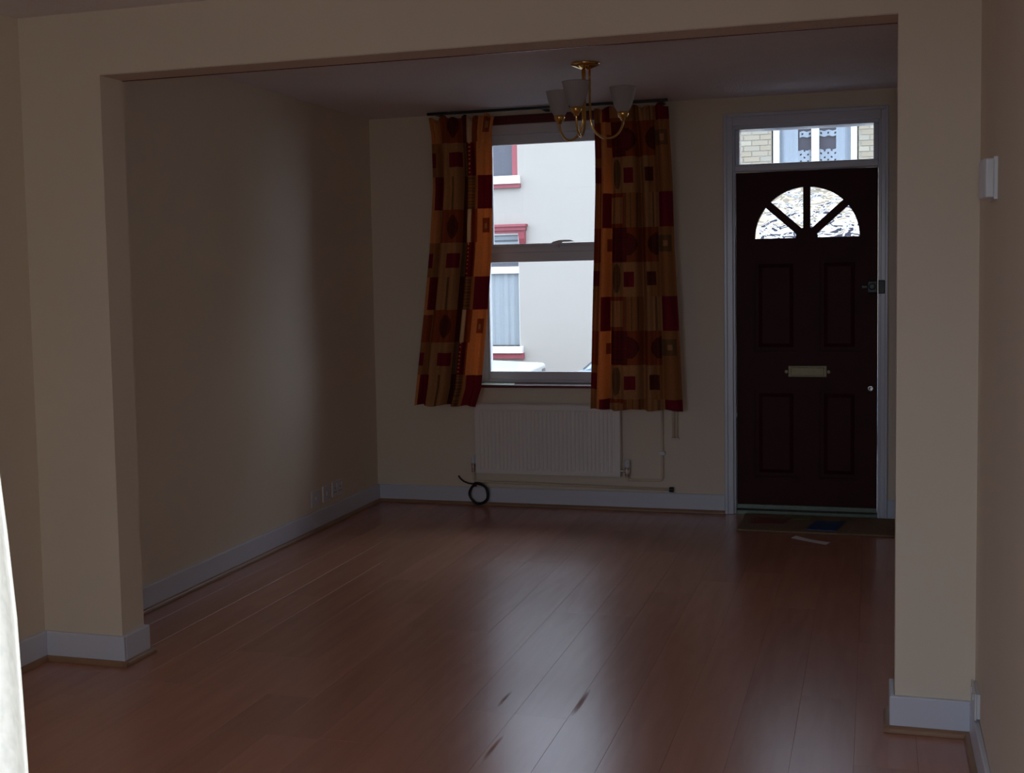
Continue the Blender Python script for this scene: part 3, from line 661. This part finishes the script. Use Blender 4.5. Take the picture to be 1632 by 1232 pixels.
# ------------------------------------------------------------------ mat and post by the door
dm = MB((2.76, -0.27, 0.0)).box(2.322, 3.20, -0.515, -0.035, 0.0005, 0.012).build('doormat', M_MAT, bevel=0.004)
tag(dm, 'flat brown doormat lying along the foot of the front door', 'doormat')
def sheet(name, pts, z, th_, m_, label, cat, group=None, curl=0.004):
    cx = sum(p[0] for p in pts) / 4; cy = sum(p[1] for p in pts) / 4; b = MB((cx, cy, z)); n = 8; vs = []
    for j in range(n + 1):
        for i in range(n + 1):
            u, v = i / n, j / n
            x = (pts[0][0] * (1 - u) + pts[1][0] * u) * (1 - v) + (pts[3][0] * (1 - u) + pts[2][0] * u) * v
            y = (pts[0][1] * (1 - u) + pts[1][1] * u) * (1 - v) + (pts[3][1] * (1 - u) + pts[2][1] * u) * v
            vs.append((x, y, z + th_ + curl * (2 * u - 1) ** 2 * (0.4 + v)))
    k = len(vs); vs += [(x, y, zz - th_) for x, y, zz in vs]
    fs = [(j * (n + 1) + i, j * (n + 1) + i + 1, (j + 1) * (n + 1) + i + 1, (j + 1) * (n + 1) + i) for j in range(n) for i in range(n)]
    fs += [tuple(q + k for q in f_[::-1]) for f_ in fs]
    rim = [i for i in range(n + 1)] + [(j + 1) * (n + 1) - 1 for j in range(1, n + 1)] + [n * (n + 1) + i for i in range(n - 1, -1, -1)] + [j * (n + 1) for j in range(n - 1, 0, -1)]
    fs += [(rim[i], rim[i] + k, rim[(i + 1) % len(rim)] + k, rim[(i + 1) % len(rim)]) for i in range(len(rim))]
    b.add(vs, fs); return tag(b.build(name, m_, smooth=False), label, cat, group)
M_LRED = mat('red_brown_print', (0.18, 0.05, 0.04), 0.45, noise=0.5, nscale=14)
M_LGRN = mat('green_yellow_print', (0.17, 0.17, 0.05), 0.45, noise=0.5, nscale=14)
M_LBLU = mat('blue_print', (0.02, 0.06, 0.20), 0.4, noise=0.4, nscale=14)
sheet('leaflet', [(2.37, -0.345), (2.56, -0.33), (2.60, -0.17), (2.40, -0.16)], 0.0122, 0.002, M_LRED, 'red and brown leaflet lying on the doormat near its window end', 'leaflet', 'post on the doormat')
sheet('leaflet.001', [(2.54, -0.19), (2.70, -0.16), (2.70, -0.07), (2.56, -0.08)], 0.0122, 0.002, M_LGRN, 'green and yellow leaflet against the foot of the door', 'leaflet', 'post on the doormat')
sheet('leaflet.002', [(2.690, -0.46), (2.850, -0.475), (2.890, -0.20), (2.735, -0.215)], 0.0122, 0.004, M_LBLU, 'dark blue leaflet on the front half of the doormat', 'leaflet', 'post on the doormat')
sheet('paper_strip', [(2.622, -0.645), (2.806, -0.785), (2.826, -0.735), (2.645, -0.600)], 0.0006, 0.001, M_PAPER, 'narrow white paper strip lying on the boards before the doormat', 'paper', None, 0.003)
sheet('card', [(0.695, -0.022), (0.925, -0.022), (0.890, 0.138), (0.690, 0.138)], 0.7574, 0.002, M_GREENPAPER, 'pale green card lying on the dark red window sill', 'card', None, 0.001)

# ------------------------------------------------------------------ white curtain beside the camera, in the kitchen doorway
vl = (2.3, -7.10, 0.02); vs = []; NX, NZ = 60, 40
for j in range(NZ + 1):
    f_ = j / NZ; z = 2.0 + (0.03 - 2.0) * f_
    xe = 2.5705 + 0.0612 * (1.334 - z) + 0.0016 * math.sin(z * 26)
    for i in range(NX + 1):
        s = i / NX
        vs.append((1.98 + (xe - 1.98) * s, -7.10 + 0.028 * math.cos(2 * math.pi * 5.25 * s) * (0.5 + .5 * f_) - 0.0, z))
fs = [(j * (NX + 1) + i, j * (NX + 1) + i + 1, (j + 1) * (NX + 1) + i + 1, (j + 1) * (NX + 1) + i) for j in range(NZ) for i in range(NX)]
wc = MB(vl).add(vs, fs).build('door_curtain', M_VOILE, smooth=True)
tag(wc, 'bright white curtain hanging close to the camera at the doorway edge', 'curtain')
wc.modifiers.new('cloth_thickness', 'SOLIDIFY').thickness = 0.002
cr_ = empty('curtain_pole', (2.6, -7.10, 2.015), 'white pole above the kitchen doorway carrying the white curtain', 'curtain pole')
MB((2.6, -7.10, 2.015)).tube([(1.9, -7.10, 2.015), (3.32, -7.10, 2.015)], 0.012, 10).build('pole', M_WHITE, cr_, smooth=True)
for xx in (1.95, 3.31): MB((2.6, -7.10, 2.015)).box(xx - .01, xx + .01, -7.2, -7.09, 2.0, 2.03).build('bracket', M_WHITE, cr_)

# ------------------------------------------------------------------ street outside
ST_Z = -0.6
struct(MB().box(-40, 40, 0.30, 60, -1.0, ST_Z).build('road', M_ROAD), 'grey tarmac street outside the window', 'road')
struct(MB().box(-30, 30, 0.30, 1.9, ST_Z, ST_Z + 0.12).build('pavement', M_PAVE), 'paved footway in front of the house', 'pavement')
struct(MB().box(-30, 30, 9.2, 11.0, ST_Z, ST_Z + 0.12).build('pavement.001', M_PAVE), 'paved footway before the houses opposite', 'pavement')
struct(MB().box(-40, 40, -60, -10.2, -1.0, -0.3).build('ground', M_PAVE), 'paved yard behind the house', 'ground')
FY = 11.0
hl = (-4.0, FY, ST_Z)
hw = empty('house', hl, 'white painted house with red trimmed windows across the street', 'house')
def HB(): return MB(hl)
hb = HB()
UX0, UX1, UZ0, UZ1 = -3.05, -2.00, 2.88, 4.3        # upper window
LX0, LX1, LZ0, LZ1 = -3.05, -1.99, 0.35, 2.04       # lower window
GX = 0.2
hb.box(-8, UX0, FY, FY + 0.3, ST_Z, 5.2).box(UX1, GX, FY, FY + 0.3, ST_Z, 5.2)
hb.box(UX0, UX1, FY, FY + 0.3, ST_Z, LZ0).box(UX0, UX1, FY, FY + 0.3, LZ1, UZ0).box(UX0, UX1, FY, FY + 0.3, UZ1, 5.2)
hb.box(-8, GX, FY + 0.3, FY + 6, ST_Z, ST_Z + .1).box(-8, GX, FY + 5.8, FY + 6, ST_Z, 5.2).box(-8, -7.8, FY + .3, FY + 5.8, ST_Z, 5.2)
hb.build('wall', M_RENDERW, hw)
HB().prism([(FY - 0.25, 5.15), (FY + 3, 7.4), (FY + 6.2, 5.15), (FY + 6.2, 5.0), (FY - 0.25, 5.0)], -8, GX, 'x').build('roof', M_ROOF, hw)
for (x0, x1, z0, z1, up) in ((UX0, UX1, UZ0, UZ1, True), (LX0, LX1, LZ0, LZ1, False)):
    wf = HB()
    wf.box(x0, x0 + .085, FY + .02, FY + .12, z0, z1).box(x1 - .085, x1, FY + .02, FY + .12, z0, z1).box(x0 + .085, x1 - .085, FY + .02, FY + .12, z1 - .08, z1)
    if up: fo2 = wf.build('window', M_REDPAINT, hw)
    else:
        wf = HB().box(x0, x0 + .02, FY + .02, FY + .12, z0, z1).box(x1 - .02, x1, FY + .02, FY + .12, z0, z1).box(x0, x1, FY + .02, FY + .12, z1 - .03, z1)
        wf.box(x0 + .02, x1 - .02, FY + .04, FY + .12, 1.44, 1.54)
        fo2 = wf.build('window', M_WHITESILL, hw)
    if up:
        HB().box(x0 + .085, x1 - .085, FY + .09, FY + .10, z0, z1 - .08).build('pane', M_DARKROOM, fo2)
    else:
        HB().box(x0 + .02, x1 - .02, FY + .085, FY + .09, 1.54, z1 - .03).build('pane', M_DARKROOM, fo2)
        n = 60; nv = []
        for zz in (0.36, 1.44): nv += [(x0 + .02 + (x1 - x0 - .04) * i / n, FY + .10 + 0.012 * math.sin(i * 0.9) + 0.006 * math.sin(i * 2.3), zz) for i in range(n + 1)]
        HB().add(nv, [(i, i + 1, n + 2 + i, n + 1 + i) for i in range(n)]).build('net_curtain', M_NET, fo2, smooth=True)
        bl = HB()
        for k in range(5): bl.box(x0 + .02, x1 - .02, FY + .06, FY + .075, 1.60 + k * .085, 1.655 + k * .085)
        bl.build('blind', M_NET, fo2)
    HB().box(x0 - 0.02, x1 + 0.04, FY - 0.10, FY + .12, z0 - 0.115 if up else z0 - .10, z0).build('white_sill', M_WHITESILL, hw)
    HB().box(x0 - 0.05, x1 + (.05 if up else .055), FY - 0.06, FY, z0 - (.175 if up else .185), z0 - (.115 if up else .10)).build('red_sill_band', M_REDPAINT, hw)
c = HB().box(-3.2, -1.855, FY - 0.14, FY, 2.13, 2.165).box(-3.18, -1.87, FY - 0.10, FY, 2.075, 2.13).box(-3.16, -1.885, FY - .06, FY, 2.035, 2.075)
c.build('cornice', M_REDPAINT, hw)
for xb in (-1.975, -3.16): HB().prism([(FY - .11, 2.035), (FY, 2.035), (FY, 1.86), (FY - .05, 1.88), (FY - .09, 1.95)], xb, xb + .09, 'x').build('corbel', M_REDPAINT, hw)

# brick house opposite the door
bl_ = (3.5, FY, ST_Z)
hbk = empty('house.001', bl_, 'buff brick house seen through the fanlight over the front door', 'house')
def KB(): return MB(bl_)
BX0, BX1, BZ0, BZ1 = 1.67, 2.83, 2.72, 4.1
VX0, VX1, VZ0, VZ1 = 0.95, 3.45, 2.40, 3.75            # stretch where the bricks can be told apart
kb = KB()
kb.box(GX, VX0, FY, FY + .3, 2.30, 5.2).box(VX1, 9, FY, FY + .3, 2.30, 5.2).box(VX0, VX1, FY, FY + .3, VZ1, 5.2).box(BX0, BX1, FY + .29, FY + .3, VZ0, VZ1)
kb.box(GX, 1.45, FY, FY + .3, ST_Z, 2.30).box(3.0, 9, FY, FY + .3, ST_Z, 2.30).box(1.45, 3.0, FY, FY + .3, ST_Z, 0.3).box(1.45, 3.0, FY, FY + .3, 2.0, 2.3)
kb.box(VX0, VX1, FY, FY + .3, 2.30, VZ0)
kb.box(GX, 9, FY + 5.8, FY + 6, ST_Z, 5.2).box(8.8, 9, FY + .3, FY + 5.8, ST_Z, 5.2)
kb.build('wall', M_BRICKWALL, hbk)
KB().box(VX0, BX0, FY + .008, FY + .3, VZ0, VZ1).box(BX1, VX1, FY + .008, FY + .3, VZ0, VZ1).box(BX0, BX1, FY + .008, FY + .28, VZ0, BZ0 - .1).build('mortar', M_MORTAR, hbk)
KB().prism([(FY - 0.25, 5.15), (FY + 3, 7.4), (FY + 6.2, 5.15), (FY + 6.2, 5.0), (FY - 0.25, 5.0)], GX, 9, 'x').build('roof', M_ROOF, hbk)
bc = {}
nrow = int((VZ1 - VZ0) / 0.075)
for j in range(nrow):
    z0 = VZ0 + j * 0.075; spans = [(VX0, BX0 - .0), (BX1, VX1)] if z0 > BZ0 - .11 else [(VX0, VX1)]
    for (xa, xb) in spans:
        x = VX0 - (0.1125 if j % 2 else 0)
        while x < xb - 0.02:
            a, b = max(x, xa), min(x + .225, xb)
            if b - a > 0.04:
                ln = round(b - a - .011, 3)
                if ln not in bc:
                    q = MB().box(-ln / 2, ln / 2, 0, 0.10, 0, 0.064); me = bpy.data.meshes.new('brick'); me.from_pydata(q.v, [], q.f); me.materials.append(M_BRICK); bc[ln] = me
                o = bpy.data.objects.new('brick', bc[ln]); COL.objects.link(o); o.parent = hbk
                o.location = ((a + b) / 2 - bl_[0], rnd.uniform(-.002, .004), z0 + .0055 - bl_[2])
            x += .225
wfr = KB().box(BX0, BX0 + .02, FY + .0, FY + .12, BZ0, BZ1).build('window', M_WHITESILL, hbk) if False else None
q = KB().box(BX0 + .02, BX0 + .10, FY + .06, FY + .14, BZ0, BZ1).box(BX1 - .10, BX1 - .02, FY + .06, FY + .14, BZ0, BZ1).box(2.205, 2.305, FY + .05, FY + .14, BZ0, BZ1).box(BX0 + .1, BX1 - .1, FY + .06, FY + .14, BZ0, BZ0 + .07).box(BX0 + .1, BX1 - .1, FY + .06, FY + .14, BZ1 - .07, BZ1)
wq = q.build('window', M_WHITESILL, hbk)
for (xa, xb) in ((BX0 + .1, 2.205), (2.305, BX1 - .1)): KB().box(xa, xb, FY + .20, FY + .205, BZ0 + .07, BZ1 - .07).build('pane', M_DARKROOM, wq)
# lace curtains: side drapes, a swagged top band and a deep lace border below (holes left open)
def lace(x0, x1, z0, z1, holes, name):
    b = KB(); nx = max(2, int((x1 - x0) / 0.022)); nz = max(2, int((z1 - z0) / 0.022)); vv = []
    for j in range(nz + 1):
        for i in range(nx + 1):
            x = x0 + (x1 - x0) * i / nx; vv.append((x, FY + .17 + .012 * math.sin(x * 40), z0 + (z1 - z0) * j / nz + 0.008 * math.sin(x * 55)))
    ff = [(j * (nx + 1) + i, j * (nx + 1) + i + 1, (j + 1) * (nx + 1) + i + 1, (j + 1) * (nx + 1) + i) for j in range(nz) for i in range(nx) if not (holes and ((i * 7 + j * 5) % 4 == 0 and j % 2))]
    return b.add(vv, ff).build(name, M_LACE, wq)
lace(BX0 + .09, 2.02, 2.8, 4.02, False, 'side_net'); lace(2.53, BX1 - .09, 2.8, 4.02, False, 'side_net')
lace(2.02, 2.215, 2.79, 3.07, True, 'lace_border'); lace(2.295, 2.53, 2.79, 3.07, True, 'lace_border')
lace(2.04, 2.215, 3.25, 3.33, True, 'lace_band'); lace(2.295, 2.53, 3.25, 3.33, True, 'lace_band')
KB().box(1.40, 3.05, FY - .03, FY + .05, 2.0, 2.22).build('stone_lintel', M_WHITESILL, hbk)
KB().box(1.40, 3.05, FY - .09, FY + .1, 0.22, 0.30).build('stone_sill', M_WHITESILL, hbk)
q = KB().box(1.45, 1.55, FY + .06, FY + .14, .3, 2.0).box(2.90, 3.0, FY + .06, FY + .14, .3, 2.0).box(2.17, 2.27, FY + .06, FY + .14, .3, 2.0).box(1.55, 2.9, FY + .06, FY + .14, 1.92, 2.0).box(1.55, 2.9, FY + .06, FY + .14, .3, .4).build('window', M_WHITESILL, hbk)
for (xa, xb) in ((1.55, 2.17), (2.27, 2.9)): KB().box(xa, xb, FY + .10, FY + .11, .4, 1.92).build('pane', M_DARKROOM, q)

# ------------------------------------------------------------------ parked cars
def car(name, loc, rz, paint, label, L, hood, tail=0.35):
    root = empty(name, loc, label, 'car', rz=rz)
    h = L / 2; hz = hood
    side = [(h, .28), (h, .60), (h, hz - .03), (h - .03, hz), (h - 1.05, hz + .05), (-h + tail - .04, hz + .06), (-h + .03, hz - .02), (-h, .5), (-h, .28), (-h + .45, .22), (h - .45, .22)]
    MB().prism(side, -.82, .82).build('body', paint, root, bevel=0.015, seg=2)
    cab = [(h - 1.0, hz + .045), (h - 1.55, hz + .50), (-h + tail + .55, hz + .52), (-h + tail, hz + .05)]
    c_ = MB().prism(cab, -.70, .70).build('cabin', paint, root, bevel=0.03)
    gl = [(h - 1.12, hz + .09), (h - 1.58, hz + .45), (-h + tail + .60, hz + .46), (-h + tail + .20, hz + .10)]
    MB().prism(gl, -.706, .706).build('side_window', M_DARKROOM, c_)
    MB().add([(h - 1.005, -.62, hz + .07), (h - 1.005, .62, hz + .07), (h - 1.53, .58, hz + .49), (h - 1.53, -.58, hz + .49), (h - 1.03, -.62, hz + .05), (h - 1.03, .62, hz + .05), (h - 1.56, .58, hz + .47), (h - 1.56, -.58, hz + .47)],
             [(0, 1, 2, 3), (4, 7, 6, 5), (0, 3, 7, 4), (1, 5, 6, 2), (0, 4, 5, 1), (3, 2, 6, 7)]).build('windscreen', M_DARKROOM, c_)
    t0, t1 = -h + tail, -h + tail + .55
    MB().add([(t0 - .005, -.66, hz + .075), (t0 - .005, .66, hz + .075), (t1 - .045, .62, hz + .50), (t1 - .045, -.62, hz + .50), (t0 + .04, -.66, hz + .055), (t0 + .04, .66, hz + .055), (t1, .62, hz + .48), (t1, -.62, hz + .48)],
             [(0, 3, 2, 1), (4, 5, 6, 7), (0, 4, 7, 3), (1, 2, 6, 5), (0, 1, 5, 4), (3, 7, 6, 2)]).build('rear_screen', M_DARKROOM, c_)
    MB().box(h - .01, h + .012, -.45, .45, .50, .66).build('grille', M_BLACK, root)
    for s_ in (-1, 1):
        MB().box(h - .10, h + .006, s_ * .66 - .13, s_ * .66 + .13, hz - .23, hz - .06).build('headlight', M_DARKROOM, root, bevel=0.02)
        for xx in (h - .72, -h + .72):
            wv = MB().lathe([(.16, s_ * .70), (.30, s_ * .70), (.31, s_ * .73), (.31, s_ * .81), (.29, s_ * .835), (.19, s_ * .835)], (xx, 0, .31), 24, 'y').build('wheel', M_TYRE, root, smooth=True)
            MB().lathe([(.001, s_ * .83), (.05, s_ * .835), (.19, s_ * .825), (.19, s_ * .79)], (xx, 0, .31), 20, 'y').build('hub', M_CHROME, wv, smooth=True)
    MB().box(h - .05, h + .05, -.80, .80, .30, .47).build('bumper', M_BLACK, root, bevel=0.02)
    return root
# the silver car stands beyond the white car's nose
car('car', (-3.02, 8.10, ST_Z), math.radians(4), M_CARW, 'white car with a flat bonnet parked below the red trimmed window', 3.9, 0.845)
car('car.001', (1.46, 8.10, ST_Z), 0.0, M_CARS, 'silver car parked with its tail to the white one, mostly behind the curtain', 3.7, 0.81, 0.12)
